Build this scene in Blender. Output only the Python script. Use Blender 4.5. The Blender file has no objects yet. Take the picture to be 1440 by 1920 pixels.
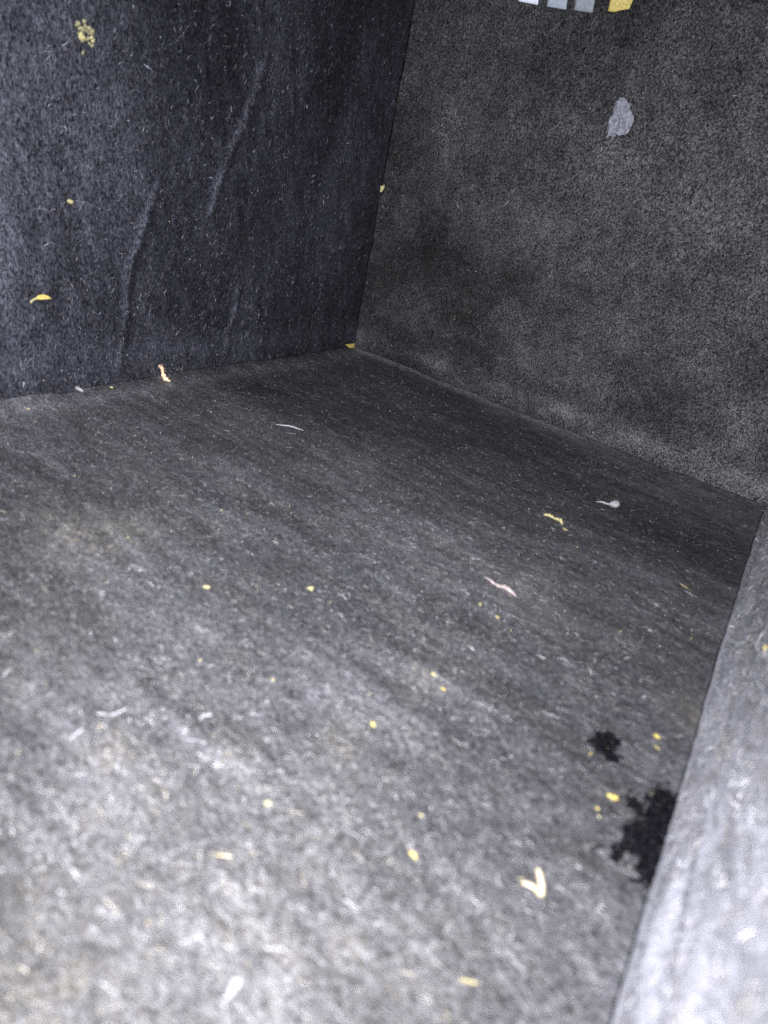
import bpy, bmesh, math, random
import numpy as np
from mathutils import Matrix, Vector

rng = np.random.default_rng(11)
random.seed(11)
scene = bpy.context.scene
COL = scene.collection

# ------------------------------------------------------------------ camera
# The bin's inner corner is the origin: x = 0 is the far wall, y = 0 the long wall, z = 0 the base.
FPX = 1144.0                                   # focal length in pixels of the 1440 x 1920 photograph
CAM = np.array((-0.39189, -0.27569, 0.12167))


def _n(a):
    a = np.array(a, float)
    return a / np.linalg.norm(a)


_F = FPX * FPX + 86434
_s = _F / 384570
_w = _n((-57 - 115 * _s, -305 + 655 * _s, FPX))
_z = -_w
_u = _n((838, -440, FPX))
_x = _n(_u - _z * (_u @ _z))
ROT = np.array([_x, np.cross(_z, _x), _z])     # camera axes -> bin axes

cam_data = bpy.data.cameras.new("camera")
cam_data.sensor_fit = 'VERTICAL'
cam_data.sensor_height = 36.0
cam_data.sensor_width = 27.0
cam_data.lens = 36.0 * FPX / 1920.0
cam_data.clip_start = 0.004
cam_data.clip_end = 20.0
cam_data.dof.use_dof = True
cam_data.dof.focus_distance = 0.40
cam_data.dof.aperture_fstop = 10.0
cam = bpy.data.objects.new("camera", cam_data)
COL.objects.link(cam)
r_, u_, b_ = ROT @ (1, 0, 0), ROT @ (0, -1, 0), ROT @ (0, 0, -1)
cam.matrix_world = Matrix(((r_[0], u_[0], b_[0], CAM[0]), (r_[1], u_[1], b_[1], CAM[1]),
                           (r_[2], u_[2], b_[2], CAM[2]), (0, 0, 0, 1)))
scene.camera = cam

# ------------------------------------------------------------------ light
world = bpy.data.worlds.new("World")
scene.world = world
world.use_nodes = True
bg = world.node_tree.nodes["Background"]
bg.inputs[0].default_value = (0.80, 0.84, 1.0, 1)
bg.inputs[1].default_value = 0.006

flash = bpy.data.lights.new("phone_flash", 'AREA')    # the phone's own flash, beside the lens
flash.shape = 'DISK'
flash.size = 0.007
flash.energy = 2.45
flash.color = (0.905, 0.907, 1.0)
fo = bpy.data.objects.new("phone_flash", flash)
COL.objects.link(fo)
fm = cam.matrix_world.copy()
fp = CAM + u_ * 0.014 + r_ * -0.010
fm.translation = Vector(fp)
fo.matrix_world = fm

wall_fill = bpy.data.lights.new("wall_fill_light", 'AREA')      # added lamp out of view, brightens the upper long wall
wall_fill.shape = 'DISK'
wall_fill.size = 0.10
wall_fill.energy = 1.5
wall_fill.color = (0.86, 0.90, 1.0)
ro = bpy.data.objects.new("wall_fill_light", wall_fill)
COL.objects.link(ro)
ro.location = (-0.37, -0.06, 0.34)
ro.rotation_euler = (Vector((-0.28, 0.05, 0.24)) - ro.location).to_track_quat('-Z', 'Y').to_euler()

scene.view_settings.view_transform = 'Standard'
scene.view_settings.look = 'None'
scene.view_settings.gamma = 1.0
scene.view_settings.use_curve_mapping = False
scene.view_settings.exposure = 0.0
scene.cycles.use_denoising = False
scene.cycles.max_bounces = 5

# ------------------------------------------------------------------ helpers


def hash2(i, j, seed):
    h = (i.astype(np.int64) * 374761393 + j.astype(np.int64) * 668265263 + seed * 1442695041) & 0xFFFFFFFF
    h = ((h ^ (h >> 13)) * 1274126177) & 0xFFFFFFFF
    h = (h ^ (h >> 16)) & 0xFFFFFF
    return h / float(0xFFFFFF)


def vnoise(x, y, seed=0):
    """smooth value noise, -1..1"""
    x = np.asarray(x, float)
    y = np.asarray(y, float)
    i, j = np.floor(x), np.floor(y)
    fx, fy = x - i, y - j
    fx, fy = fx * fx * (3 - 2 * fx), fy * fy * (3 - 2 * fy)
    a, b = hash2(i, j, seed), hash2(i + 1, j, seed)
    c, d = hash2(i, j + 1, seed), hash2(i + 1, j + 1, seed)
    return 2 * ((a * (1 - fx) + b * fx) * (1 - fy) + (c * (1 - fx) + d * fx) * fy) - 1


def fbm(x, y, seed=0, octv=3):
    t, a = 0, 1.0
    for k in range(octv):
        t = t + a * vnoise(x * 2 ** k, y * 2 ** k, seed + 17 * k)
        a *= 0.5
    return t / 1.75


def smooth(e0, e1, x):
    t = np.clip((x - e0) / (e1 - e0), 0, 1)
    return t * t * (3 - 2 * t)


def seg_dist(s, t, pts):
    """distance of points to a polyline, and the share of the way along it"""
    best = np.full(np.shape(s), 1e9)
    along = np.zeros(np.shape(s))
    n = len(pts) - 1
    for k in range(n):
        ax, ay = pts[k]
        bx, by = pts[k + 1]
        dx, dy = bx - ax, by - ay
        q = np.clip(((s - ax) * dx + (t - ay) * dy) / (dx * dx + dy * dy), 0, 1)
        d = np.hypot(s - ax - q * dx, t - ay - q * dy)
        m = d < best
        best = np.where(m, d, best)
        along = np.where(m, (k + q) / n, along)
    return best, along


def in_poly(s, t, poly):
    inside = np.zeros(np.shape(s), bool)
    n = len(poly)
    for k in range(n):
        x0, y0 = poly[k]
        x1, y1 = poly[(k + 1) % n]
        c = ((y0 > t) != (y1 > t))
        xi = (x1 - x0) * (t - y0) / ((y1 - y0) if y1 != y0 else 1e-12) + x0
        inside ^= c & (s < xi)
    return inside


HF = {}                     # relief of each panel, filled in below
LEAN = math.radians(1)
# panels: origin, two axes in the plane, inward normal, which world axis is fixed and where
PANEL = {
    'base': (np.zeros(3), np.array((1., 0, 0)), np.array((0, 1., 0)), np.array((0, 0, 1.)), 2, 0.0),
    'long': (np.zeros(3), np.array((1., 0, 0)), np.array((0, 0, 1.)), np.array((0, -1., 0)), 1, 0.0),
    'far': (np.zeros(3), np.array((0, 1., 0)), np.array((0, 0, 1.)), np.array((-1., 0, 0)), 0, 0.0),
    'near': (np.array((0, -0.305, 0)), np.array((1., 0, 0)), np.array((0, -math.sin(LEAN), math.cos(LEAN))),
             np.array((0, math.cos(LEAN), math.sin(LEAN))), 1, -0.305),     # this wall sags outwards
}


def st(panel, px, py):
    """where a feature of the photograph lies on a panel, in metres along its two axes"""
    d = ROT @ np.array((px - 720.0, py - 960.0, FPX))
    o, a, b, n, ax, val = PANEL[panel]
    h = 0.0
    for _ in range(8 if HF else 1):
        p = CAM + d * (((o + n * h - CAM) @ n) / (d @ n))
        s, t = float((p - o) @ a), float((p - o) @ b)
        if HF:
            h = 0.5 * h + 0.5 * float(HF[panel](np.array(s), np.array(t)))
    return s, t


def poly_st(panel, pts):
    return [st(panel, *p) for p in pts]


def pos(panel, s, t, h):
    o, a, b, n, ax, val = PANEL[panel]
    s, t, h = np.asarray(s, float), np.asarray(t, float), np.asarray(h, float)
    return o + s[..., None] * a + t[..., None] * b + h[..., None] * n


# ------------------------------------------------------------------ surface relief
CREASES = [  # ridges pressed into the long wall: (points, height, width)
    (poly_st('long', [(515, 60), (492, 130), (470, 200), (440, 270), (415, 330), (400, 380), (392, 425)]), 0.0014, 0.0019),
    (poly_st('long', [(305, 320), (285, 390), (252, 480), (240, 540), (236, 620), (220, 706)]), 0.0014, 0.0018),
    (poly_st('long', [(450, 510), (442, 580), (428, 625), (419, 676)]), 0.0012, 0.0014),
    (poly_st('long', [(612, 478), (640, 464), (668, 462), (708, 448)]), 0.0011, 0.0014),
    (poly_st('long', [(262, 60), (252, 140), (254, 230)]), 0.0005, 0.0035),
    (poly_st('long', [(385, 140), (372, 260), (360, 330)]), 0.0004, 0.004),
    (poly_st('long', [(60, 640), (90, 560), (110, 470)]), 0.0004, 0.004),
]
FLOOR_FOLDS = [
    (poly_st('base', [(110, 735), (210, 775), (300, 835), (420, 915)]), -0.0011, 0.008),
    (poly_st('base', [(30, 800), (180, 850), (330, 930)]), 0.0008, 0.010),
    (poly_st('base', [(480, 735), (600, 745), (700, 752), (800, 790)]), -0.0013, 0.012),
    (poly_st('base', [(700, 905), (900, 960), (1150, 1010)]), -0.0009, 0.013),
    (poly_st('base', [(880, 1090), (1050, 1020), (1240, 1075)]), 0.0008, 0.010),
    (poly_st('base', [(730, 1265), (800, 1290), (900, 1400)]), -0.0008, 0.006),
    (poly_st('base', [(300, 1330), (560, 1330), (760, 1400)]), -0.0008, 0.008),
    (poly_st('base', [(1230, 1130), (1330, 1200), (1290, 1290)]), -0.0010, 0.006),
]


def h_base(s, t):
    h = 0.0007 * fbm(s * 26, t * 20, 3) + 0.00022 * vnoise(s * 160, t * 55, 5)
    h = h + 0.0040 * np.exp(-np.maximum(-t, 0) / 0.010) * (0.8 + 0.25 * vnoise(s * 22, 0 * s, 8))      # turns up at the long wall
    curl = 0.004 + 0.006 * smooth(0, -0.30, t)
    h = h + 0.0046 * smooth(0, -0.03, t) * np.exp(-(np.maximum(-s, 0) / curl) ** 1.4) * (0.85 + 0.2 * vnoise(t * 30, 0 * t, 9))   # and at the far wall
    h = h + 0.0008 * np.exp(-np.abs(t + 0.30) / 0.006)
    for pts, a, w in FLOOR_FOLDS:
        d, q = seg_dist(s, t, pts)
        h = h + a * np.exp(-(d / w) ** 2)
    return h


def h_long(s, t):
    h = 0.0006 * fbm(s * 30, t * 14, 21) + 0.00014 * vnoise(s * 190, t * 70, 22)
    h = h + 0.0034 * np.exp(-np.maximum(t, 0) / 0.009)
    h = h - 0.036 * smooth(-0.18, -0.305, s) * smooth(0.015, 0.13, t)       # the soft wall bows outwards away from the corner
    for pts, a, w in CREASES:
        d, q = seg_dist(s + 0.0009 * vnoise(s * 60, t * 130, 29), t, pts)
        h = h + a * np.exp(-(d / w) ** 2) * smooth(0, 0.16, q) * smooth(1.02, 0.9, q) * (1 + 0.4 * vnoise(t * 90, 0 * t, 33))
    return h


def h_far(s, t):
    h = 0.0008 * fbm(s * 24, t * 18, 41) + 0.0002 * vnoise(s * 120, t * 120, 43)
    h = h + 0.0040 * np.exp(-np.maximum(t - 0.004, 0) / 0.011) * (0.75 + 0.5 * vnoise(s * 26 + 3, 0 * s, 44))
    h = h - 0.0016 * np.exp(-((t - 0.2285) / 0.0011) ** 2)                # stitched line near the top
    h = h + 0.0006 * smooth(0.228, 0.232, t)
    return h


def h_near(s, t):
    env = np.exp(-np.maximum(t - 0.004, 0) / 0.016)
    h = 0.0005 * smooth(0.0, 0.02, t) * fbm(s * 22, t * 20, 61) + 0.00016 * vnoise(s * 80, t * 140, 62)
    h = h + 0.0015 * env * smooth(0.0, 0.006, t) * vnoise(s * 16, t * 330 + 1.2 * vnoise(s * 25, 0 * s, 65), 63)      # long wrinkles above the seam
    h = h + 0.0007 * env * smooth(0.0, 0.006, t) * vnoise(s * 60, t * 560, 66)
    for tc, am, wd in ((0.0062, 0.0010, 0.0013), (0.0105, 0.0012, 0.0016), (0.0165, 0.0013, 0.0022)):      # ribs of the folded hem
        tt = tc + 0.0011 * vnoise(s * 18, 0 * s + tc * 900, 67)
        h = h + am * np.exp(-((t - tt) / wd) ** 2) * (0.75 + 0.5 * vnoise(s * 45, 0 * s + tc * 500, 68))
    h = h + 0.0055 * np.exp(-np.maximum(t, 0) / 0.012)                   # rounds into the base
    return h


HF.update({'base': h_base, 'long': h_long, 'far': h_far, 'near': h_near})
EXT = {'base': (-0.46, -0.0008, -0.3005, -0.0008), 'long': (-0.46, -0.0010, -0.003, 0.262),
       'far': (-0.303, 0.004, -0.003, 0.262), 'near': (-0.46, 0.003, -0.003, 0.262)}

# black damp patches on the base
STAINS = [
    (poly_st('base', [(1098, 1390), (1112, 1382), (1118, 1376), (1132, 1373), (1150, 1378), (1161, 1388), (1160, 1398),
                      (1152, 1408), (1158, 1424), (1157, 1430), (1140, 1427), (1128, 1414), (1112, 1402)]), 0.0006, 0.0),
    (poly_st('base', [(1225, 1469), (1243, 1473), (1250, 1490), (1284, 1500), (1290, 1515), (1274, 1560), (1258, 1600),
                      (1236, 1634), (1206, 1668), (1196, 1640), (1190, 1618), (1205, 1600), (1176, 1602), (1162, 1585),
                      (1180, 1572), (1162, 1560), (1172, 1552), (1196, 1560), (1180, 1540), (1208, 1536), (1172, 1506),
                      (1166, 1490), (1180, 1490), (1200, 1515), (1215, 1530), (1216, 1510), (1203, 1498), (1222, 1486)]), 0.0014, 0.04),
    (poly_st('base', [(1140, 1583), (1152, 1580), (1166, 1600), (1160, 1620), (1146, 1612)]), 0.0009, 0.30),
]


def stain_mask(s, t, k):
    poly, wob, fade = STAINS[k]
    ds = wob * vnoise(s * 900, t * 900, 71) + 0.5 * wob * vnoise(s * 2600, t * 2600, 72)
    dt = wob * vnoise(s * 900 + 40, t * 900, 73) + 0.5 * wob * vnoise(s * 2600, t * 2600 + 9, 74)
    m = in_poly(s + ds, t + dt, poly)
    return m & (vnoise(s * 1700, t * 1700, 75) > -0.93 + fade)


def stained(s, t):
    m = np.zeros(np.shape(s), bool)
    for k in range(len(STAINS)):
        m |= stain_mask(s, t, k)
    return m


# yellowish dust that has settled on the felt: (centre, radius, strength)
DUST = [(st('base', 150, 1000), 0.020, 0.8), (st('base', 230, 985), 0.014, 0.5), (st('base', 205, 1412), 0.006, 1.0),
        (st('base', 170, 1530), 0.005, 1.0), (st('base', 640, 1385), 0.006, 0.7), (st('base', 340, 1660), 0.005, 0.6),
        (st('base', 90, 1860), 0.008, 1.0), (st('base', 650, 1780), 0.006, 0.7), (st('base', 1000, 1120), 0.015, 0.45),
        (st('base', 1310, 1340), 0.009, 0.8), (st('base', 800, 1270), 0.006, 0.6), (st('base', 560, 880), 0.010, 0.4),
        (st('base', 80, 1840), 0.030, 0.55), (st('base', 480, 1740), 0.026, 0.40), (st('base', 300, 1540), 0.020, 0.35),
        (st('base', 760, 1860), 0.018, 0.35), (st('base', 100, 1180), 0.026, 0.25)]


def dust_amount(s, t):
    d = np.zeros(np.shape(s))
    for (cs, ct), r, a in DUST:
        d = np.maximum(d, a * np.exp(-((s - cs) ** 2 + (t - ct) ** 2) / (r * r)))
    return 0.6 * d * (0.6 + 0.5 * vnoise(s * 500, t * 500, 81))


def wear_and_light(key, s, t):
    """felt tone: uneven rubbed and dusty patches, plus painted light falloff and lit folds"""
    k = {'base': 0, 'long': 1, 'far': 2, 'near': 3}[key]
    a, b = {'base': (34, 15), 'long': (26, 12), 'far': (22, 26), 'near': (12, 40)}[key]
    w = fbm(s * a + 5, t * b, 200 + k, 4) * (0.42 if key == 'base' else 0.75) + fbm(s * a * 5, t * b * 5, 210 + k, 3) * 0.26
    w = w + 0.22 * vnoise(s * a * 16, t * b * 16, 220 + k)
    if key == 'far':                                     # paler fold: rubbed felt plus painted light on its slope
        w = w + 0.75 * np.exp(-((t - 0.013) / 0.005) ** 2) * (0.6 + 0.6 * vnoise(s * 40, t * 10, 231))
    if key == 'base':                                    # paler, streaky open half: dust plus the flash falloff put into tone
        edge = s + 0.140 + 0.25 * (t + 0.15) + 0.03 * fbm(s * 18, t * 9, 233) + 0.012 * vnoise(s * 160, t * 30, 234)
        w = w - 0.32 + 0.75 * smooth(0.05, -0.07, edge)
        w = w + 0.5 * np.exp(-((t + 0.013) / 0.007) ** 2) + 0.95 * np.exp(-((s + 0.004) / (0.003 - 0.20 * t * smooth(-0.05, -0.28, t))) ** 2)  # paler along both wall feet, light on the turned-up felt painted in
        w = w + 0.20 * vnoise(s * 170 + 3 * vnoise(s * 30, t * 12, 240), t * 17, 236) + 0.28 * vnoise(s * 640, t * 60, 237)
    if key == 'long':
        w = w + 0.13 * vnoise(s * 260 + t * 60, t * 22, 238) + 0.2 * vnoise(s * 700 + t * 160, t * 80, 239)
        w = w + 0.45 * np.exp(-((t - 0.016) / 0.008) ** 2)  # paler band, light on the tilted wall foot put into the tone
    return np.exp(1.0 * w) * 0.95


# ------------------------------------------------------------------ materials
def new_mat(name):
    m = bpy.data.materials.new(name)
    m.use_nodes = True
    return m, m.node_tree, m.node_tree.nodes["Principled BSDF"]


def felt_material(name, stretch, seed, lo, hi, tint, gloss=0.9):
    m, nt, p = new_mat(name)
    N, L = nt.nodes, nt.links
    tc = N.new("ShaderNodeTexCoord")
    mp = N.new("ShaderNodeMapping")
    mp.inputs['Scale'].default_value = stretch
    mp.inputs['Location'].default_value = (seed, seed * 1.7, seed * .3)
    L.new(tc.outputs['Object'], mp.inputs['Vector'])
    fine = N.new("ShaderNodeTexNoise")
    fine.inputs['Scale'].default_value = 1300 if stretch[1] < 0.6 else 1150
    fine.inputs['Detail'].default_value = 6
    fine.inputs['Roughness'].default_value = 0.7
    fine.inputs['Distortion'].default_value = 0.8
    L.new(mp.outputs[0], fine.inputs['Vector'])
    cr = N.new("ShaderNodeValToRGB")
    cr.color_ramp.elements[0].position = 0.38
    cr.color_ramp.elements[0].color = (*lo, 1)
    cr.color_ramp.elements[1].position = 0.72
    cr.color_ramp.elements[1].color = (*hi, 1)
    L.new(fine.outputs['Fac'], cr.inputs[0])
    # soft rubbed areas with painted light, and greenish-brown grime
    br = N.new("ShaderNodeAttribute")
    br.attribute_name = "worn_and_lit"
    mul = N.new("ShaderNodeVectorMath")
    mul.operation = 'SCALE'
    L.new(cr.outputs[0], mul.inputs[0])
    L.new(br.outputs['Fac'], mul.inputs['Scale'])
    gr = N.new("ShaderNodeTexNoise")
    gr.inputs['Scale'].default_value = 55
    gr.inputs['Detail'].default_value = 4
    L.new(mp.outputs[0], gr.inputs['Vector'])
    gm = N.new("ShaderNodeMapRange")
    gm.inputs['From Min'].default_value = 0.52
    gm.inputs['From Max'].default_value = 0.72
    gm.inputs['To Max'].default_value = 0.7
    L.new(gr.outputs['Fac'], gm.inputs['Value'])
    mx = N.new("ShaderNodeMix")
    mx.data_type = 'RGBA'
    mx.blend_type = 'MULTIPLY'
    L.new(gm.outputs[0], mx.inputs['Factor'])
    L.new(mul.outputs[0], mx.inputs['A'])
    mx.inputs['B'].default_value = (*tint, 1)
    # dust
    at = N.new("ShaderNodeAttribute")
    at.attribute_name = "dust"
    dn = N.new("ShaderNodeTexNoise")
    dn.inputs['Scale'].default_value = 900
    dn.inputs['Detail'].default_value = 3
    L.new(tc.outputs['Object'], dn.inputs['Vector'])
    dm = N.new("ShaderNodeMapRange")
    dm.inputs['From Min'].default_value = 0.22
    dm.inputs['From Max'].default_value = 0.90
    L.new(dn.outputs['Fac'], dm.inputs['Value'])
    dmul = N.new("ShaderNodeMath")
    dmul.operation = 'MULTIPLY'
    L.new(dm.outputs[0], dmul.inputs[0])
    L.new(at.outputs['Fac'], dmul.inputs[1])
    m2 = N.new("ShaderNodeMix")
    m2.data_type = 'RGBA'
    L.new(dmul.outputs[0], m2.inputs['Factor'])
    L.new(mx.outputs['Result'], m2.inputs['A'])
    m2.inputs['B'].default_value = (0.27, 0.24, 0.165, 1)
    L.new(m2.outputs['Result'], p.inputs['Base Color'])
    p.inputs['Roughness'].default_value = 0.62
    p.inputs['IOR'].default_value = 1.7
    sp = N.new("ShaderNodeMapRange")
    sp.inputs['From Min'].default_value = 0.42
    sp.inputs['From Max'].default_value = 0.66
    sp.inputs['To Min'].default_value = 0.03
    sp.inputs['To Max'].default_value = gloss
    L.new(fine.outputs['Fac'], sp.inputs['Value'])
    sw = N.new("ShaderNodeMath")
    sw.operation = 'MULTIPLY'
    sw.use_clamp = True
    L.new(sp.outputs[0], sw.inputs[0])
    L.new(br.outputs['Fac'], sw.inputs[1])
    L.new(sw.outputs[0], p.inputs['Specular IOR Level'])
    p.inputs['Specular Tint'].default_value = (1, 1, 1, 1) if name.endswith('base') or name.endswith('far') else (0.84, 0.85, 1.0, 1)
    p.inputs['Sheen Weight'].default_value = 0.03
    p.inputs['Sheen Roughness'].default_value = 0.45
    p.inputs['Sheen Tint'].default_value = (0.8, 0.8, 0.9, 1)
    bp = N.new("ShaderNodeBump")
    bp.inputs['Strength'].default_value = 0.45
    bp.inputs['Distance'].default_value = 0.0006
    L.new(fine.outputs['Fac'], bp.inputs['Height'])
    L.new(bp.outputs[0], p.inputs['Normal'])
    return m


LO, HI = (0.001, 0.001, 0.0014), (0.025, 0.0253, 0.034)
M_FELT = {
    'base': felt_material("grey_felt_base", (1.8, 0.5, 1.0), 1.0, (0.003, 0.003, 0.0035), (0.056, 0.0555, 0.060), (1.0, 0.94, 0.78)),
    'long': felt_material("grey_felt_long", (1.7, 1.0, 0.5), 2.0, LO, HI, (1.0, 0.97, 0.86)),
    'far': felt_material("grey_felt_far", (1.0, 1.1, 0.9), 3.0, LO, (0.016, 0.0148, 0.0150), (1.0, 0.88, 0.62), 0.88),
    'near': felt_material("grey_felt_near_lit", (0.7, 1.0, 1.4), 4.0, (0.15, 0.15, 0.162), (0.36, 0.36, 0.39), (1.0, 0.98, 0.92)),  # much paler felt: flash brightness put into this wall's colour
}

M_FIBRE, nt, p = new_mat("felt_fibre")
a_ = nt.nodes.new("ShaderNodeAttribute")
a_.attribute_name = "tone"
nt.links.new(a_.outputs['Color'], p.inputs['Base Color'])
p.inputs['Roughness'].default_value = 0.55
p.inputs['IOR'].default_value = 1.7
sm = nt.nodes.new("ShaderNodeMath")
sm.operation = 'MULTIPLY'
sm.use_clamp = True
sm.inputs[1].default_value = 26.0
nt.links.new(a_.outputs['Fac'], sm.inputs[0])
nt.links.new(sm.outputs[0], p.inputs['Specular IOR Level'])


def simple_mat(name, c0, c1, rough=0.7, scale=900, spec=0.4, bump=0.0004, lohi=(0.35, 0.65)):
    m, nt, p = new_mat(name)
    N, L = nt.nodes, nt.links
    tc = N.new("ShaderNodeTexCoord")
    no = N.new("ShaderNodeTexNoise")
    no.inputs['Scale'].default_value = scale
    no.inputs['Detail'].default_value = 4
    L.new(tc.outputs['Object'], no.inputs['Vector'])
    cr = N.new("ShaderNodeValToRGB")
    cr.color_ramp.elements[0].position = lohi[0]
    cr.color_ramp.elements[0].color = (*c0, 1)
    cr.color_ramp.elements[1].position = lohi[1]
    cr.color_ramp.elements[1].color = (*c1, 1)
    L.new(no.outputs['Fac'], cr.inputs[0])
    L.new(cr.outputs[0], p.inputs['Base Color'])
    p.inputs['Roughness'].default_value = rough
    p.inputs['Specular IOR Level'].default_value = spec
    bp = N.new("ShaderNodeBump")
    bp.inputs['Strength'].default_value = 0.5
    bp.inputs['Distance'].default_value = bump
    L.new(no.outputs['Fac'], bp.inputs['Height'])
    L.new(bp.outputs[0], p.inputs['Normal'])
    return m


M_YEL = simple_mat("yellow_petal", (0.32, 0.24, 0.05), (0.52, 0.43, 0.13), 0.6)
M_PALE = simple_mat("pale_yellow", (0.24, 0.21, 0.09), (0.44, 0.39, 0.19), 0.7)
M_OLIVE = simple_mat("olive_crumb", (0.10, 0.097, 0.055), (0.26, 0.24, 0.12), 0.8, 1400)
M_CREAM = simple_mat("cream_stem", (0.32, 0.25, 0.13), (0.48, 0.42, 0.31), 0.6, 500)
M_WHITE = simple_mat("white_lint", (0.16, 0.155, 0.16), (0.38, 0.37, 0.38), 0.8)
M_PINK = simple_mat("pinkish_lint", (0.17, 0.13, 0.12), (0.34, 0.29, 0.28), 0.8)
M_PEACH = simple_mat("peach_fluff", (0.75, 0.45, 0.22), (0.85, 0.66, 0.48), 0.8)
M_GREY = simple_mat("grey_paper", (0.13, 0.13, 0.15), (0.25, 0.25, 0.28), 0.8, 700, bump=0.0008)
M_STAIN = simple_mat("damp_black", (0.0006, 0.0007, 0.001), (0.006, 0.006, 0.008), 0.5, 1500, 0.12, 0.0008, (0.4, 0.8))
M_PR_W = simple_mat("white_print", (0.50, 0.53, 0.58), (0.60, 0.62, 0.68), 0.6, 300, bump=0.0001)
M_PR_L = simple_mat("pale_grey_print", (0.20, 0.225, 0.26), (0.28, 0.31, 0.35), 0.6, 600, bump=0.0001)
M_PR_D = simple_mat("grey_print", (0.155, 0.17, 0.185), (0.21, 0.225, 0.245), 0.6, 600, bump=0.0001)


# ------------------------------------------------------------------ mesh builders
def mesh_from(name, v, f, mat, parent=None, smooth_sh=True):
    me = bpy.data.meshes.new(name)
    v = np.asarray(v, np.float32)
    f = np.asarray(f, np.int32)
    k = f.shape[1]
    me.vertices.add(len(v))
    me.vertices.foreach_set("co", v.ravel())
    me.loops.add(f.size)
    me.loops.foreach_set("vertex_index", f.ravel())
    me.polygons.add(len(f))
    me.polygons.foreach_set("loop_start", np.arange(len(f), dtype=np.int32) * k)
    me.polygons.foreach_set("loop_total", np.full(len(f), k, np.int32))
    me.polygons.foreach_set("use_smooth", np.full(len(f), smooth_sh))
    me.materials.append(mat)
    me.update(calc_edges=True)
    me.validate()
    o = bpy.data.objects.new(name, me)
    COL.objects.link(o)
    if parent:
        o.parent = parent
    return o


def tag(o, label, cat=None, group=None):
    o["label"] = label
    if cat:
        o["category"] = cat
    if group:
        o["group"] = group
    return o


bin_root = bpy.data.objects.new("felt_bin", None)
COL.objects.link(bin_root)
tag(bin_root, "dark grey felt storage bin seen from inside, base and walls dusty and littered", "storage bin")


def build_panel(key, name, step, label):
    s0, s1, t0, t1 = EXT[key]
    ns, ntt = int((s1 - s0) / step) + 1, int((t1 - t0) / step) + 1
    S, T = np.meshgrid(np.linspace(s0, s1, ns), np.linspace(t0, t1, ntt), indexing='ij')
    H = HF[key](S, T)
    S2, T2 = S.copy(), T.copy()
    wob = 0.0007 * vnoise(T * 70, T * 0 + 3, 91) + 0.0004 * vnoise(T * 260, T * 0, 92)
    S2 = S2 + wob * np.exp(-(s1 - S) / 0.004)           # hand-cut edge
    wob = 0.0004 * vnoise(S * 120, S * 0 + 7, 93)
    T2 = T2 + wob * (np.exp(-(t1 - T) / 0.003) - np.exp(-(T - t0) / 0.003))
    P = pos(key, S2, T2, H).reshape(-1, 3)
    idx = np.arange(ns * ntt).reshape(ns, ntt)
    q = np.stack([idx[:-1, :-1], idx[1:, :-1], idx[1:, 1:], idx[:-1, 1:]], -1).reshape(-1, 4)
    a, b, n = PANEL[key][1:4]
    if np.cross(a, b) @ n < 0:
        q = q[:, ::-1]
    o = mesh_from(name, P, q, M_FELT[key], bin_root)
    at = o.data.attributes.new("worn_and_lit", 'FLOAT', 'POINT')
    at.data.foreach_set("value", wear_and_light(key, S, T).ravel().astype(np.float32))
    if key == 'base':
        at = o.data.attributes.new("dust", 'FLOAT', 'POINT')
        at.data.foreach_set("value", dust_amount(S, T).ravel().astype(np.float32))
    md = o.modifiers.new("thickness", 'SOLIDIFY')
    md.thickness = 0.0026
    md.offset = -1
    o["label"] = label
    return o


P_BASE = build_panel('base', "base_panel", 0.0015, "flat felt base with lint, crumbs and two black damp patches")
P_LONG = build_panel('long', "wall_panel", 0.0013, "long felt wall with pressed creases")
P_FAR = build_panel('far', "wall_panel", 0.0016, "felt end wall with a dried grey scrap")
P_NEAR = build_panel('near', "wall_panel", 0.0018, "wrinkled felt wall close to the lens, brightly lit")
PO = {'base': P_BASE, 'long': P_LONG, 'far': P_FAR, 'near': P_NEAR}


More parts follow.
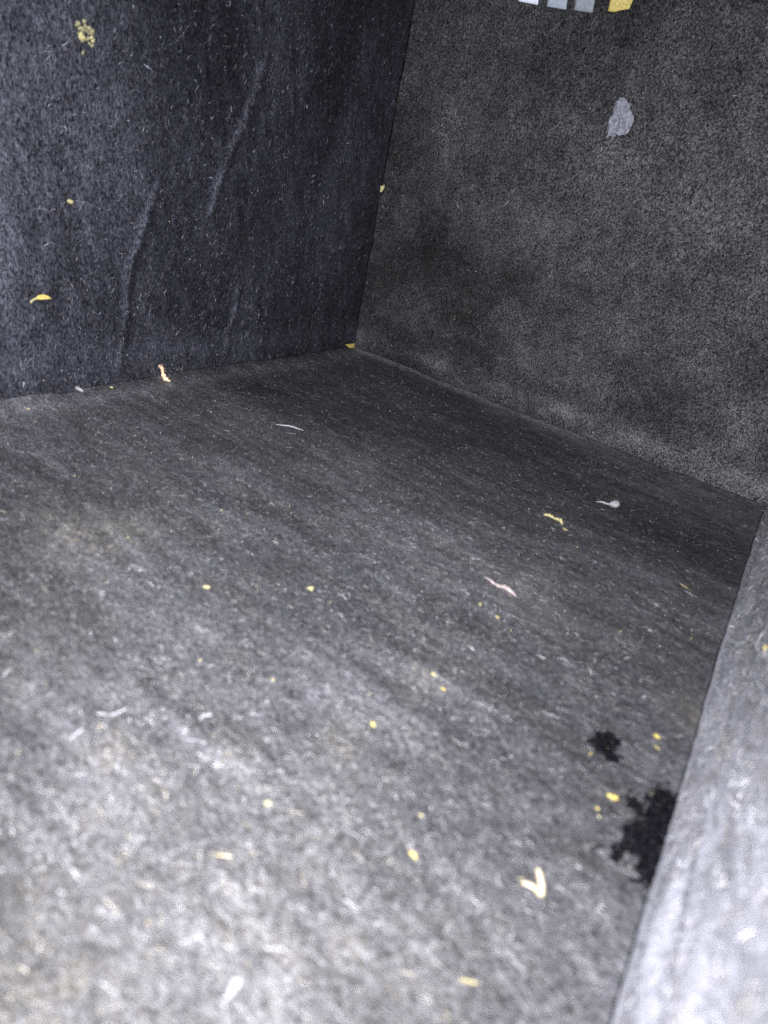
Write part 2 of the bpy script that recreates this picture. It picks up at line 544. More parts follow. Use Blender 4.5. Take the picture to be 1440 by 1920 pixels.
def build_fuzz(key, count, region, grain, spread, seed, lmean=0.0017, raised=1.0, name="felt_fuzz"):
    g = np.random.default_rng(seed)
    s0, s1, t0, t1 = region
    n0 = int(count * 1.35)
    S, T = g.uniform(s0, s1, n0), g.uniform(t0, t1, n0)
    if key == 'base':                                    # a thicker nap towards the open end
        S = s0 + (s1 - s0) * g.random(n0) ** 1.35
    dens = 0.62 + 0.38 * fbm(S * 120, T * 120, seed)
    if key == 'base':
        dens = dens + 0.5 * dust_amount(S, T)
    keep = g.random(n0) < dens * 1.1
    S, T = S[keep][:count], T[keep][:count]
    n = len(S)
    th = grain + g.normal(0, spread, n)
    loose = g.random(n) < 0.28
    th = np.where(loose, g.uniform(0, 2 * np.pi, n), th) + np.where(g.random(n) < .5, np.pi, 0)
    Ln = lmean * np.exp(g.normal(0, 0.45, n))
    Wd = {'near': 0.00009, 'base': 0.000075, 'long': 0.0001, 'far': 0.00011}[key] * np.exp(g.normal(0.0, 0.45, n))
    bend = g.normal(0, 0.6, n)
    d1s, d1t = np.cos(th), np.sin(th)
    d2s, d2t = np.cos(th + bend), np.sin(th + bend)
    s_1, t_1 = S + d1s * Ln * .5, T + d1t * Ln * .5
    s_2, t_2 = s_1 + d2s * Ln * .5, t_1 + d2t * Ln * .5
    for a, b, c in ((s_1, EXT[key][0], EXT[key][1]), (s_2, EXT[key][0], EXT[key][1]),
                    (t_1, EXT[key][2] + .003, EXT[key][3]), (t_2, EXT[key][2] + .003, EXT[key][3])):
        np.clip(a, b, c, out=a)
    lift = np.abs(g.normal(0, 0.00028 * raised, n)) + 0.00008
    hf = HF[key]
    h0 = hf(S, T) - 0.00005
    h1 = hf(s_1, t_1) + lift
    h2 = hf(s_2, t_2) + lift * g.uniform(-0.3, 1.6, n)
    A, B, C = pos(key, S, T, h0), pos(key, s_1, t_1, h1), pos(key, s_2, t_2, h2)
    o, a, b, nn, ax, val = PANEL[key]
    roll = g.normal(0, 0.45 * raised, n)
    perp = (-np.sin(th))[:, None] * a + np.cos(th)[:, None] * b
    wv = (np.cos(roll)[:, None] * perp + np.sin(roll)[:, None] * nn) * (Wd[:, None] * .5)
    V = np.stack([A - wv, A + wv, B - wv, B + wv, C - wv * .6, C + wv * .6], 1).reshape(-1, 3)
    base = np.arange(n)[:, None] * 6
    Fq = np.concatenate([base + np.array([0, 1, 3, 2]), base + np.array([2, 3, 5, 4])], 0)
    ob = mesh_from(name, V, Fq, M_FIBRE, PO[key], False)
    ob["kind"] = "stuff"
    tone = {'near': 0.085, 'base': 0.0130, 'long': 0.0068, 'far': 0.0034}[key] * np.exp(g.normal(0, {'near': 0.6, 'base': 0.9, 'long': 1.05, 'far': 1.0}[key], n)) * wear_and_light(key, S, T)  # near fibres far paler, the flash brightness put into their tone
    pale = g.random(n)
    tone = np.where(pale > 0.92, tone * 2.2, tone)
    tone = np.where(pale > 0.994, 0.16, tone)
    tone = np.clip(tone, 0.003, 0.42)
    colr = tone[:, None] * np.array({'base': (1.01, 0.99, 1.0), 'long': (0.95, 0.96, 1.20), 'far': (1.06, 0.99, 0.95), 'near': (0.99, 0.99, 1.04)}[key])
    warm = (g.random(n) < 0.14 + 0.5 * (vnoise(S * 60, T * 60, seed + 5) > 0.45))
    colr[warm] *= np.array((1.08, 1.0, 0.76))
    if key == 'base':
        du = g.random(n) < dust_amount(S, T) * 0.14
        colr[du] = np.array((0.34, 0.30, 0.19)) * g.uniform(0.5, 1.2, du.sum())[:, None]
        js, jt = g.normal(0, 0.0007, n), g.normal(0, 0.0007, n)
        black = stained(S + js, T + jt) | (stained(s_1, t_1) & (g.random(n) < .7))
        colr[black] = np.array((0.0010, 0.0010, 0.0013)) * g.uniform(0.3, 2.2, black.sum())[:, None]
    c4 = np.ones((n, 6, 4), np.float32)
    c4[:, :, :3] = colr[:, None, :]
    at = ob.data.attributes.new("tone", 'FLOAT_COLOR', 'POINT')
    at.data.foreach_set("color", c4.ravel())
    return ob


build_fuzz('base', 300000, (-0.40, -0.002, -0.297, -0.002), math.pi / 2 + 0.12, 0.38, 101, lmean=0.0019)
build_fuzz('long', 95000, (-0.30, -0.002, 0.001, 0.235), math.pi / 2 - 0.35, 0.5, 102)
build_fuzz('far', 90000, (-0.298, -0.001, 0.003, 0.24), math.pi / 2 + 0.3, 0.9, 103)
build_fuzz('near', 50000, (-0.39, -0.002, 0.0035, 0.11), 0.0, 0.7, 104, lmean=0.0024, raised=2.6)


M_SEAM = simple_mat("seam_gap_shade", (0.0015, 0.0015, 0.002), (0.006, 0.006, 0.007), 0.9, 1500, 0.05)  # dark strand added for the shade in the gaps between panels


def meet(key, s, sign_axis):
    """where the base runs into a wall: distance from the wall plane and height"""
    d = np.full(len(s), 0.002)
    for _ in range(40):
        z = h_base(s, -d) if key == 'long' else h_base(-d, s) if key == 'far' else h_base(s, -0.305 + d)
        d = 0.5 * d + 0.5 * HF[key](s, z)
    return d, z


def seam(P, r, label, g):
    R_ = r * (1 + 0.25 * vnoise(np.arange(len(P)) * 0.35, 0 * np.arange(len(P)), g))
    v, f = tube_geo(P, R_, 6)
    f = np.array([q for q in f if q[2] != q[3]])
    o = mesh_from("seam", v, f, M_SEAM, bin_root)
    o["label"] = label


def build_seams():
    s = np.linspace(-0.45, -0.004, 380)
    d, z = meet('long', s, 0)
    seam(np.stack([s, -(d + 0.0001), z], 1), 0.00022, "dark gap-shade line between base and long wall", 1)
    t = np.linspace(-0.294, -0.004, 260)
    d, z = meet('far', t, 0)
    seam(np.stack([-(d + 0.0001), t, z], 1), 0.0002, "dark gap-shade line between base and end wall", 2)
    s = np.linspace(-0.45, -0.006, 380)
    d, z = meet('near', s, 0)
    seam(np.stack([s, -0.305 + d + 0.0001, z], 1), 0.00022, "dark gap-shade line between base and near wall", 3)
    zz = np.linspace(0.005, 0.26, 220)
    hx, hy = h_far(0 * zz - 0.001, zz), h_long(0 * zz - 0.001, zz)
    seam(np.stack([-(hx + 0.0001), -(hy + 0.0001) + 0.0003, zz], 1), 0.0003, "dark gap-shade line up the corner", 4)


# ------------------------------------------------------------------ damp patches (parts of the base)
def build_stain(k, label):
    poly = np.array(STAINS[k][0])
    lo, hi = poly.min(0) - 0.002, poly.max(0) + 0.002
    stp = 0.00028
    sg, tg = np.arange(lo[0], hi[0], stp), np.arange(lo[1], hi[1], stp)
    S, T = np.meshgrid(sg, tg, indexing='ij')
    M = stain_mask(S, T, k) & (T > -0.3002)
    H = h_base(S, T) + 0.00030 + 0.00055 * np.abs(vnoise(S * 1100, T * 1100, 77)) + 0.0002 * vnoise(S * 2600, T * 2600, 78)
    P = pos('base', S, T, H).reshape(-1, 3)
    idx = np.arange(M.size).reshape(M.shape)
    cell = M[:-1, :-1] & M[1:, :-1] & M[1:, 1:] & M[:-1, 1:]
    q = np.stack([idx[:-1, :-1], idx[1:, :-1], idx[1:, 1:], idx[:-1, 1:]], -1)[cell]
    used, inv = np.unique(q.ravel(), return_inverse=True)
    o = mesh_from("damp_stain", P[used], inv.reshape(-1, 4), M_STAIN, P_BASE)
    md = o.modifiers.new("thickness", 'SOLIDIFY')
    md.thickness = 0.0006
    md.offset = -1
    o["label"] = label
    return o


build_stain(0, "small solid black damp patch")
build_stain(1, "larger ragged black damp patch against the near wall seam")
build_stain(2, "faint black spot beside the larger patch")


# ------------------------------------------------------------------ debris builders
def resample(pts, n):
    pts = np.array(pts, float)
    d = np.r_[0, np.cumsum(np.hypot(*np.diff(pts, axis=0).T))]
    q = np.linspace(0, d[-1], n)
    return np.stack([np.interp(q, d, pts[:, 0]), np.interp(q, d, pts[:, 1])], 1)


def chip(name, panel, outline, mat, lift=0.0004, thick=0.0003, bump=0.0003, curl=0.0, jit=0.0, seed=0, rings=5, nseg=44, freq=700):
    """a thin crumpled scrap with the given outline lying on a panel"""
    pl = poly_st(panel, outline)
    pts = resample(pl + [pl[0]], nseg + 1)[:-1]
    g = np.random.default_rng(seed + 500)
    c = pts.mean(0)
    size = np.abs(pts - c).max()
    if jit:
        pts = c + (pts - c) * (1 + g.normal(0, jit, nseg))[:, None]
    V, h = [c], []
    for r in range(1, rings + 1):
        for q in pts:
            V.append(c + (q - c) * r / rings)
    V = np.array(V)
    rr = np.r_[0, np.repeat(np.arange(1, rings + 1) / rings, nseg)]
    H = HF[panel](V[:, 0], V[:, 1]) + lift + bump * fbm(V[:, 0] * freq, V[:, 1] * freq * .6, seed) + curl * rr ** 2 * size
    P = pos(panel, V[:, 0], V[:, 1], H)
    tri = []
    for k in range(nseg):
        k2 = (k + 1) % nseg
        tri.append((0, 1 + k, 1 + k2))
        for r in range(rings - 1):
            a, b = 1 + r * nseg + k, 1 + r * nseg + k2
            tri += [(a, a + nseg, b + nseg), (a, b + nseg, b)]
    # order the faces so that they look into the bin
    P = np.array(P)
    nrm = sum(np.cross(P[b] - P[a], P[c_] - P[a]) for a, b, c_ in tri[:40])
    if nrm @ PANEL[panel][3] < 0:
        tri = [t[::-1] for t in tri]
    base = P.mean(0)
    o = mesh_from(name, P - base, tri, mat)
    o.location = base
    md = o.modifiers.new("thickness", 'SOLIDIFY')
    md.thickness = thick
    md.offset = -1
    return o


def tube_geo(P, R, nside=7):
    P = np.array(P, float)
    n = len(P)
    tg = np.gradient(P, axis=0)
    tg /= np.linalg.norm(tg, axis=1)[:, None] + 1e-12
    ref = np.array((0.31, 0.52, 0.79))
    V = []
    for k in range(n):
        e1 = np.cross(tg[k], ref)
        e1 /= np.linalg.norm(e1) + 1e-12
        e2 = np.cross(tg[k], e1)
        for j in range(nside):
            an = 2 * math.pi * j / nside
            V.append(P[k] + R[k] * (math.cos(an) * e1 + math.sin(an) * e2))
    F = []
    for k in range(n - 1):
        for j in range(nside):
            j2 = (j + 1) % nside
            F.append((k * nside + j, k * nside + j2, (k + 1) * nside + j2, (k + 1) * nside + j))
    for k, flip in ((0, True), (n - 1, False)):
        V.append(P[k])
        c = len(V) - 1
        for j in range(nside):
            j2 = (j + 1) % nside
            t = (k * nside + j, k * nside + j2, c, c)
            F.append(t)
    return np.array(V), F


def strand(name, panel, path, radii, mat, lifts=None, wisps=0, wisp_len=0.002, seed=0, lump=0.25, npt=18, wisp_r=0.00004):
    """a lump of lint: a tapering core along a path with loose hairs standing off it"""
    g = np.random.default_rng(seed + 900)
    pts = resample(poly_st(panel, path), npt)
    R = np.interp(np.linspace(0, 1, npt), np.linspace(0, 1, len(radii)), radii)
    R = R * (1 + lump * g.normal(0, 1, npt).clip(-1.2, 1.2))
    H = HF[panel](pts[:, 0], pts[:, 1])
    lf = np.interp(np.linspace(0, 1, npt), np.linspace(0, 1, len(lifts)), lifts) if lifts else 0
    P = pos(panel, pts[:, 0], pts[:, 1], H + R * 0.8 + 0.0001 + lf)
    V, F = tube_geo(P, R)
    Vs, Fs, off = [V], [np.array([f if f[2] != f[3] else (f[0], f[1], f[2], f[2]) for f in F])], len(V)
    for w in range(wisps):
        k = g.integers(0, npt)
        d = g.normal(0, 1, 3)
        d += PANEL[panel][3] * 0.5
        d /= np.linalg.norm(d)
        d2 = d + g.normal(0, 0.5, 3)
        q = [P[k], P[k] + d * wisp_len * .5, P[k] + d * wisp_len * .5 + d2 * wisp_len * .5 * g.uniform(.3, 1)]
        v, f = tube_geo(q, [wisp_r, wisp_r, wisp_r * .5], 3)
        Vs.append(v)
        Fs.append(np.array(f) + off)
        off += len(v)
    V = np.concatenate(Vs)
    F = np.concatenate(Fs)
    base = P.mean(0)
    me = bpy.data.meshes.new(name)
    me.from_pydata((V - base).tolist(), [], [tuple(dict.fromkeys(map(int, f))) for f in F])
    me.polygons.foreach_set("use_smooth", np.ones(len(me.polygons), bool))
    me.materials.append(mat)
    me.update()
    o = bpy.data.objects.new(name, me)
    COL.objects.link(o)
    o.location = base
    return o


def crumb_geo(r, flat, seed):
    g = np.random.default_rng(seed)
    bm = bmesh.new()
    bmesh.ops.create_icosphere(bm, subdivisions=2, radius=1.0)
    ax = g.uniform(0.7, 1.25, 3)
    ph = g.uniform(0, 10, 3)
    for v in bm.verts:
        c = np.array(v.co)
        k = 1 + 0.42 * math.sin(c[0] * 2.7 + ph[0]) * math.sin(c[1] * 2.3 + ph[1]) + 0.26 * math.sin(c[2] * 4.1 + ph[2] + c[0] * 3)
        v.co = Vector(c * k * ax * np.array((1, 1, flat)) * r)
    V = [np.array(v.co) for v in bm.verts]
    F = [tuple(x.index for x in f.verts) for f in bm.faces]
    bm.free()
    return np.array(V), F


def frame(panel):
    o, a, b, n, ax, val = PANEL[panel]
    return np.stack([a, b, n], 0)


def crumb(name, panel, px, py, wpx, mat, flat=0.55, seed=0, stretch=(1, 1), lift=0.0):
    """an irregular crumb about wpx photograph pixels wide"""
    s, t = st(panel, px, py)
    p0 = pos(panel, np.array(s), np.array(t), np.array(0.0))
    d = np.linalg.norm(p0 - CAM)
    r = 0.37 * wpx * d / FPX
    V, F = crumb_geo(r, flat, seed)
    V = V * np.array((stretch[0], stretch[1], 1))
    V = V @ frame(panel)
    h = float(HF[panel](np.array(s), np.array(t)))
    base = pos(panel, np.array(s), np.array(t), np.array(h + r * flat * 0.35 + lift))
    o = mesh_from(name, V, F, mat)
    o.location = base
    return o


build_seams()

# ------------------------------------------------------------------ things on the far wall
def printed_bar(px, mat, label):
    o = chip("printed_bar", 'far', px, mat, lift=0.0007, thick=0.0003, bump=0.00004, nseg=60, rings=4)
    return tag(o, label, "print", "row of printed bars on the end wall")


printed_bar([(973, 3), (1009, 10), (1018, -60), (983, -68)], M_PR_W, "white bar, leftmost of the three at the top edge")
printed_bar([(1026, 13), (1062, 19), (1071, -50), (1036, -58)], M_PR_L, "pale grey bar in the middle of the three at the top edge")
printed_bar([(1077, 20), (1112, 25), (1122, -42), (1087, -50)], M_PR_D, "darker grey bar nearest the yellow scrap at the top edge")
o = chip("yellow_scrap", 'far', [(1141, 22), (1146, 0), (1152, -25), (1196, -30), (1188, 0), (1181, 18), (1165, 20), (1153, 24)],
         M_YEL, lift=0.0010, thick=0.0004, bump=0.0006, seed=3, freq=250)
tag(o, "bright yellow torn scrap at the top edge beside the grey bars", "scrap")
z9 = lambda a: [(1080 + x / 9.0, 150 + y / 9.0) for x, y in a]
o = chip("dried_scrap", 'far', z9([(700, 350), (722, 385), (760, 330), (830, 300), (868, 340), (885, 405), (955, 405), (918, 500), (950, 560),
                                   (985, 640), (988, 720), (950, 790), (900, 870), (855, 930), (770, 945), (720, 952), (690, 920),
                                   (680, 985), (658, 960), (610, 1045), (622, 965), (590, 945), (520, 985), (545, 910), (550, 850),
                                   (575, 780), (590, 680), (610, 600), (650, 500), (690, 430), (650, 395), (695, 420)]),
         M_GREY, lift=0.0018, thick=0.0004, bump=0.0030, seed=8, rings=14, nseg=140, freq=420)
tag(o, "wrinkled light grey dried scrap stuck on the end wall", "scrap")

# ------------------------------------------------------------------ things on the long wall
crl = bpy.data.objects.new("crumb_cluster", None)
COL.objects.link(crl)
c0 = st('long', 160, 62)
crl.location = pos('long', np.array(c0[0]), np.array(c0[1]), np.array(0.0))
tag(crl, "cluster of dull yellow crumbs high on the long wall", "crumbs")
for k, (x, y, w, m) in enumerate([(145, 45, 9, M_OLIVE), (158, 40, 7, M_OLIVE), (150, 53, 9, M_OLIVE), (161, 51, 10, M_OLIVE), (156, 57, 12, M_OLIVE),
                                  (153, 70, 14, M_PALE), (165, 61, 9, M_OLIVE), (171, 58, 11, M_OLIVE), (165, 73, 8, M_OLIVE),
                                  (172, 70, 7, M_PALE), (175, 77, 6, M_PALE), (168, 82, 7, M_OLIVE), (173, 86, 6, M_OLIVE), (148, 63, 6, M_OLIVE)]):
    c = crumb("crumb", 'long', x, y, w, m, 0.5, 40 + k)
    c.parent = crl
    c.location = c.location - crl.location
tag(crumb("crumb", 'long', 156, 99, 7, M_OLIVE, 0.5, 60, (0.7, 1.5)), "tiny dull crumb just below the yellow crumb cluster", "crumb")
tag(crumb("crumb", 'long', 132, 378, 11, M_PALE, 0.5, 61, (1.1, 0.7)), "single pale yellow crumb on the long wall above the petal", "crumb")
pet = bpy.data.objects.new("dried_petal", None)
COL.objects.link(pet)
c0 = st('long', 75, 556)
pet.location = pos('long', np.array(c0[0]), np.array(c0[1]), np.array(0.0))
tag(pet, "bright yellow petal bit with a short stem stuck on the long wall", "petal")
c = chip("petal", 'long', [(63, 556), (68, 551), (75, 549.5), (82, 551), (88, 554), (91.5, 558.5), (78, 559), (65, 559.5)], M_YEL, lift=0.0022, thick=0.0016, bump=0.0002, seed=4)
c.parent = pet
c.location = c.location - pet.location
c = strand("stem", 'long', [(66, 557), (60, 561), (56, 567)], [0.0004, 0.0004, 0.0005], M_PALE, seed=5, lifts=[0.0012, 0.0004, 0])
c.parent = pet
c.location = c.location - pet.location
tag(chip("yellow_chip", 'far', [(718, 350), (725, 348), (724, 355), (720, 361), (717, 360)], M_PALE, lift=0.0030, thick=0.0008, bump=0.0003, seed=6, jit=.05),
    "pale yellow chip caught in the upright corner seam", "chip")
tag(chip("yellow_triangle", 'long', [(646, 645.2), (663.5, 643), (662.5, 655.5), (664, 656), (656, 654)], M_YEL, lift=0.0012, thick=0.0006, bump=0.0001, seed=7),
    "yellow triangular scrap where the two walls and base meet", "scrap")

# ------------------------------------------------------------------ lint along the foot of the long wall
tag(strand("lint_curl", 'long', [(293, 683), (297, 686), (299, 693), (298.5, 701), (302, 708), (309, 713)],
           [0.0006, 0.0009, 0.0009, 0.0012, 0.0014, 0.0009], M_PEACH, lifts=[0.002, 0.002, 0.002, 0.003, 0.004, 0.005], wisps=46, wisp_len=0.003, seed=12),
    "upright peach and white lint curl at the foot of the long wall", "lint")
tag(strand("lint_tuft", 'base', [(133, 727), (141, 729), (148, 733), (156, 736)], [0.0004, 0.0009, 0.0009, 0.0004], M_WHITE, wisps=36, wisp_len=0.0028, seed=13),
    "whitish lint tuft at the foot of the long wall, left of the peach curl", "lint")
tag(crumb("crumb", 'base', 209, 727, 6, M_PALE, 0.7, 62), "tiny yellow crumb between the white tuft and the peach lint curl", "crumb")
tag(crumb("crumb", 'base', 53, 767, 7, M_PALE, 0.6, 63), "pale crumb on the base near the left frame edge and wall foot", "crumb")

# ------------------------------------------------------------------ things on the base
tag(strand("white_thread", 'base', [(517, 798), (540, 801.5), (569, 809)], [0.00022, 0.0004, 0.00018], M_WHITE, lump=0.08, seed=14, lifts=[0.0003, 0.0006, 0.0003]),
    "straight thin white thread lying on the base, far half", "thread")
tag(strand("lint_knot", 'base', [(1116, 941), (1128, 943), (1140, 948), (1147, 953), (1153, 953), (1161, 948)],
           [0.0002, 0.0004, 0.0005, 0.0018, 0.0011, 0.0002], M_WHITE, wisps=26, wisp_len=0.004, seed=15, lifts=[0, 0, .0004, .0008, .0004, .001]),
    "white lint knot with a thin tail near the far wall", "lint")
tag(strand("yellow_shred", 'base', [(1019, 966), (1030, 969), (1040, 974), (1050, 979), (1055, 985)],
           [0.0005, 0.0009, 0.0004, 0.0009, 0.0002], M_PALE, wisps=10, wisp_len=0.0022, seed=16),
    "thin pale yellow shred lying left of the white lint knot", "shred")
tag(crumb("crumb", 'base', 1060, 993, 13, M_PALE, 0.4, 64, (0.5, 1.1)), "small pale yellow bit just below the yellow shred", "crumb")
tag(strand("lint_sliver", 'base', [(908, 1083), (917, 1088), (925, 1096), (934, 1101), (945, 1104), (956, 1111), (969, 1120)],
           [0.0001, 0.0004, 0.0005, 0.0009, 0.0008, 0.0006, 0.0001], M_PINK, wisps=10, wisp_len=0.003, seed=17),
    "pinkish white pointed lint sliver in the middle of the base", "lint")
# yellow crumbs, each told apart by what it lies beside
for k, (x, y, w, lab, m) in enumerate([
    (933, 1157, 9, "yellow crumb just below the pinkish lint sliver", M_PALE),
    (900, 1133, 7, "smaller yellow crumb left of the one below the pinkish sliver", M_PALE),
    (387, 1101, 13, "pale yellow flake alone on the left half of the base", M_PALE),
    (812, 1264, 13, "yellow crumb at mid base, largest between sliver and black patch", M_PALE),
    (831, 1292, 8, "small yellow crumb under the larger one at mid base", M_YEL),
    (1231, 1381, 15, "yellow flake right of the small black patch", M_YEL),
    (1232, 1402, 8, "small yellow crumb under the flake right of the black patch", M_YEL),
    (1107, 1413, 6, "tiny yellow crumb touching the left of the small black patch", M_YEL),
    (1150, 1495, 14, "bright yellow crumb between the two black patches", M_YEL),
    (1120, 1516, 8, "small yellow crumb lower left of the bright one between black patches", M_YEL),
    (1123, 1531, 7, "dull yellow crumb lowest beside the bigger black patch", M_PALE),
    (1225, 1485, 7, "yellow speck lying on top of the bigger black patch", M_YEL),
    (789, 1529, 13, "pale yellow chip above the round yellow crumb, near base", M_PALE),
    (775, 1604, 19, "round blurred bright yellow crumb on the near base", M_YEL),
    (511, 1274, 9, "pale yellow crumb left of centre on the base", M_PALE),
    (502, 1507, 13, "cream yellow blurred crumb left of centre on the near base", M_PALE),
    (699, 1358, 10, "yellow sliver crumb at the centre of the base", M_YEL),
    (977, 1647, 9, "greenish yellow crumb touching the cream V-shaped stem", M_OLIVE),
    (582, 1104, 11, "thin pale flake left of centre on the mid base", M_PALE),
]):
    o = crumb("yellow_crumb", 'base', x, y, w, m, 0.4, 200 + k, (random.uniform(.5, 1.1), random.uniform(.9, 1.5)))
    tag(o, lab, "crumb", "yellow crumbs on the base")
tag(crumb("yellow_crumb", 'near', 1437, 1217, 16, M_YEL, 0.4, 230), "yellow crumb on the near wall at the right frame edge", "crumb")

vst = strand("bent_stem", 'base', [(977, 1657), (990, 1661), (1002, 1668), (1013, 1681), (1015, 1668), (1011, 1650), (1007, 1632)],
             [0.0004, 0.0005, 0.0006, 0.0007, 0.0006, 0.0007, 0.0005], M_CREAM, lump=0.05, npt=30, seed=18)
tag(vst, "cream V-shaped bent stem piece on the near base", "stem")
for k, (path, rr, m, lab) in enumerate([
    ([(180, 1338), (200, 1341), (215, 1341), (228, 1335), (238, 1329)], [0.0002, 0.00035, 0.0003, 0.0004, 0.0003], M_WHITE, "wavy white lint fibre at the left of the base"),
    ([(125, 1393), (140, 1380), (157, 1368)], [0.0003, 0.0005, 0.0004], M_WHITE, "short straight white lint rod below the wavy fibre"),
    ([(375, 1351), (383, 1343), (397, 1342)], [0.0004, 0.0006, 0.0003], M_WHITE, "small hooked white lint bit right of the wavy fibre"),
    ([(404, 1604), (420, 1606), (436, 1608)], [0.0002, 0.0003, 0.0002], M_CREAM, "short cream lint rod on the near base, left half"),
    ([(4, 1272), (12, 1262), (20, 1254)], [0.0002, 0.0004, 0.0002], M_WHITE, "short white lint bit at the left frame edge"),
    ([(420, 1880), (432, 1865), (443, 1848), (446, 1838)], [0.0005, 0.0008, 0.0014, 0.0010], M_WHITE, "fat blurred white lint lump at the bottom of the frame"),
    ([(860, 1838), (880, 1842), (900, 1846)], [0.0002, 0.0003, 0.0002], M_PALE, "blurred cream lint rod at the bottom, right of centre"),
    ([(335, 1384), (345, 1378), (350, 1370), (340, 1362)], [0.0001, 0.0003, 0.0003, 0.0001], M_WHITE, "faint curled white lint below the hooked bit"),
    ([(1272, 1092), (1282, 1100), (1296, 1108)], [0.0001, 0.0003, 0.0001], M_PALE, "faint pale lint thread near the right end of the base"),
    ([(1103, 1252), (1106, 1258), (1108, 1266)], [0.0001, 0.0003, 0.0002], M_WHITE, "tiny upright white lint bit above the small black patch"),
]):
    tag(strand("lint_bit", 'base', path, [q * 0.6 for q in rr], m, seed=30 + k, lump=0.32, wisps=9, wisp_len=0.0016), lab, "lint", "pale lint bits on the base")


# ------------------------------------------------------------------ uncountable specks and loose hairs
def speck_field(name, panel, n, region, rmin, rmax, cols, seed, label, weight=None):
    g = np.random.default_rng(seed)
    S, T = g.uniform(region[0], region[1], n), g.uniform(region[2], region[3], n)
    if weight is not None:
        k = g.random(n) < weight(S, T)
        S, T = S[k], T[k]
    H = HF[panel](S, T)
    bm = bmesh.new()
    bmesh.ops.create_icosphere(bm, subdivisions=1, radius=1.0)
    B = np.array([v.co for v in bm.verts])
    F = np.array([[x.index for x in f.verts] for f in bm.faces])
    bm.free()
    R = rmin * (rmax / rmin) ** (g.random(len(S)) ** 2.2)
    C = pos(panel, S, T, H + R * 0.4)
    sc = g.uniform(0.5, 1.4, (len(S), 1, 3)) * (1 + 0.25 * g.normal(0, 1, (len(S), len(B), 1)).clip(-1, 1))
    V = C[:, None, :] + B[None] * R[:, None, None] * sc
    Fa = (F[None] + (np.arange(len(S)) * len(B))[:, None, None]).reshape(-1, 3)
    o = mesh_from(name, V.reshape(-1, 3), Fa, M_FIBRE, None, True)
    cc = np.array(cols)[g.integers(0, len(cols), len(S))]
    c4 = np.ones((len(S), len(B), 4), np.float32)
    c4[:, :, :3] = cc[:, None, :]
    o.data.attributes.new("tone", 'FLOAT_COLOR', 'POINT').data.foreach_set("color", c4.ravel())
    o["kind"] = "stuff"
    return tag(o, label, "dust")


YC = [(0.70, 0.58, 0.20), (0.60, 0.55, 0.28), (0.45, 0.42, 0.22), (0.72, 0.50, 0.16)]
WC = [(0.55, 0.55, 0.58), (0.40, 0.40, 0.43), (0.6, 0.56, 0.52)]
speck_field("yellow_dust", 'base', 800, (-0.39, -0.01, -0.295, -0.005), 0.00008, 0.00032, YC, 301, "scattered yellow dust specks on the grey felt base",
            lambda s, t: 0.18 + 0.5 * smooth(0.0, 0.6, vnoise(s * 30, t * 30, 5)) + 0.6 * dust_amount(s, t))
speck_field("pale_dust_and_glints", 'base', 6000, (-0.39, -0.01, -0.295, -0.005), 0.00006, 0.00020, WC, 302, "scattered whitish dust specks and painted glints on the grey felt base",  # part dust, part flash glints on the fibres put in as pale specks
            lambda s, t: 0.3 + 0.7 * smooth(-0.2, 0.6, vnoise(s * 24, t * 24, 6)))
speck_field("wall_dust", 'long', 500, (-0.29, -0.005, 0.004, 0.23), 0.00008, 0.00026, WC + YC[:2], 303, "scattered dust specks on the long felt wall",
            lambda s, t: 0.4 + 0 * s)
speck_field("end_wall_dust", 'far', 260, (-0.29, -0.005, 0.004, 0.23), 0.00008, 0.00024, WC + YC[:2], 304, "scattered dust specks on the felt end wall",
            lambda s, t: 0.4 + 0 * s)


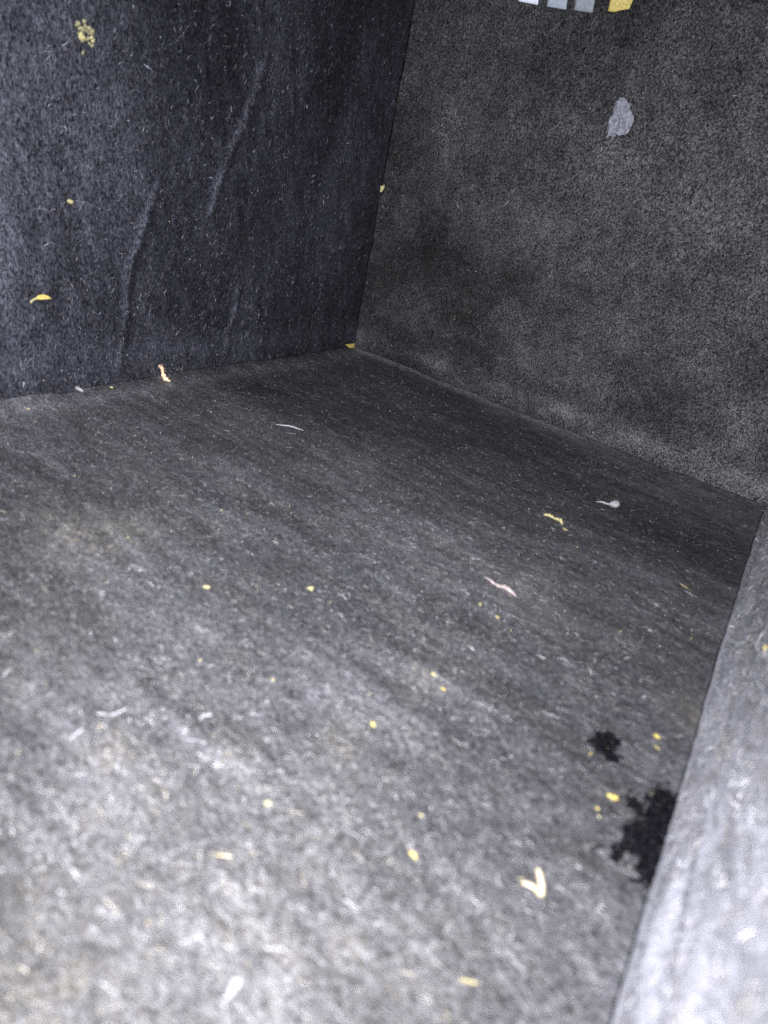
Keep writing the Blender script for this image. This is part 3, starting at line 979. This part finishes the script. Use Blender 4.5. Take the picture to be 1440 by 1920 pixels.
def stain_grit():
    """black clumps matted into the damp patches and strewn round their edges"""
    g = np.random.default_rng(611)
    lo = np.min([np.min(q[0], 0) for q in STAINS], 0) - 0.003
    hi = np.max([np.max(q[0], 0) for q in STAINS], 0) + 0.003
    n = 16000
    S, T = g.uniform(lo[0], hi[0], n), g.uniform(lo[1], hi[1], n)
    jit = np.abs(g.normal(0, 0.0008, n))
    an = g.uniform(0, 6.283, n)
    k = stained(S + jit * np.cos(an), T + jit * np.sin(an)) & (T > -0.3) & (g.random(n) < 0.55)
    S, T = S[k], T[k]
    bm = bmesh.new()
    bmesh.ops.create_icosphere(bm, subdivisions=1, radius=1.0)
    B = np.array([v.co for v in bm.verts])
    F = np.array([[x.index for x in f.verts] for f in bm.faces])
    bm.free()
    R = 0.00012 * (4.5 ** (g.random(len(S)) ** 2))
    C = pos('base', S, T, h_base(S, T) + 0.0003 + R * 0.3)
    sc = g.uniform(0.6, 1.5, (len(S), 1, 3)) * (1 + 0.3 * g.normal(0, 1, (len(S), len(B), 1)).clip(-1, 1))
    V = C[:, None, :] + B[None] * R[:, None, None] * sc
    Fa = (F[None] + (np.arange(len(S)) * len(B))[:, None, None]).reshape(-1, 3)
    o = mesh_from("damp_clumps", V.reshape(-1, 3), Fa, M_GRIT, P_BASE, False)
    o["kind"] = "stuff"
    o["label"] = "crumbly black clumps matted into the damp patches"


M_GRIT = simple_mat("black_clump", (0.0006, 0.0007, 0.001), (0.004, 0.004, 0.006), 0.45, 1500, 0.06)
stain_grit()


def hair_field(name, spec, label):
    Vs, Fs, Cs, off = [], [], [], 0
    for panel, n, region, seed in spec:
        g = np.random.default_rng(seed)
        for k in range(n):
            s, t = g.uniform(region[0], region[1]), g.uniform(region[2], region[3])
            th, L = g.uniform(0, 2 * math.pi), g.uniform(0.003, 0.009)
            npt = 7
            S, T = [s], [t]
            cv = g.normal(0, 0.35)
            for j in range(npt - 1):
                th += cv + g.normal(0, 0.15)
                S.append(S[-1] + math.cos(th) * L / npt)
                T.append(T[-1] + math.sin(th) * L / npt)
            S = np.clip(S, EXT[panel][0] + .002, EXT[panel][1] - .001)
            T = np.clip(T, EXT[panel][2] + .004, EXT[panel][3] - .001)
            H = HF[panel](S, T) + 0.0003 + 0.0009 * np.sin(np.linspace(0, math.pi, npt)) * g.random()
            r = g.uniform(0.00003, 0.00006)
            v, f = tube_geo(pos(panel, S, T, H), np.full(npt, r), 3)
            f = np.array([q for q in f if q[2] != q[3]])
            Vs.append(v)
            Fs.append(f + off)
            off += len(v)
            c = np.ones((len(v), 4), np.float32)
            tone = g.uniform(0.03, 0.20)
            c[:, :3] = (tone, tone * .97, tone * g.uniform(.75, 1.0))
            Cs.append(c)
    o = mesh_from(name, np.concatenate(Vs), np.concatenate(Fs), M_FIBRE)
    o.data.attributes.new("tone", 'FLOAT_COLOR', 'POINT').data.foreach_set("color", np.concatenate(Cs).ravel())
    o["kind"] = "stuff"
    return tag(o, label, "hairs")


hair_field("loose_hairs", [('base', 170, (-0.38, -0.004, -0.29, -0.004), 401), ('long', 70, (-0.29, -0.004, 0.004, 0.23), 402),
                           ('far', 60, (-0.29, -0.004, 0.006, 0.23), 403), ('near', 30, (-0.36, -0.02, 0.003, 0.06), 404)],
           "fine pale loose hairs scattered over the felt")
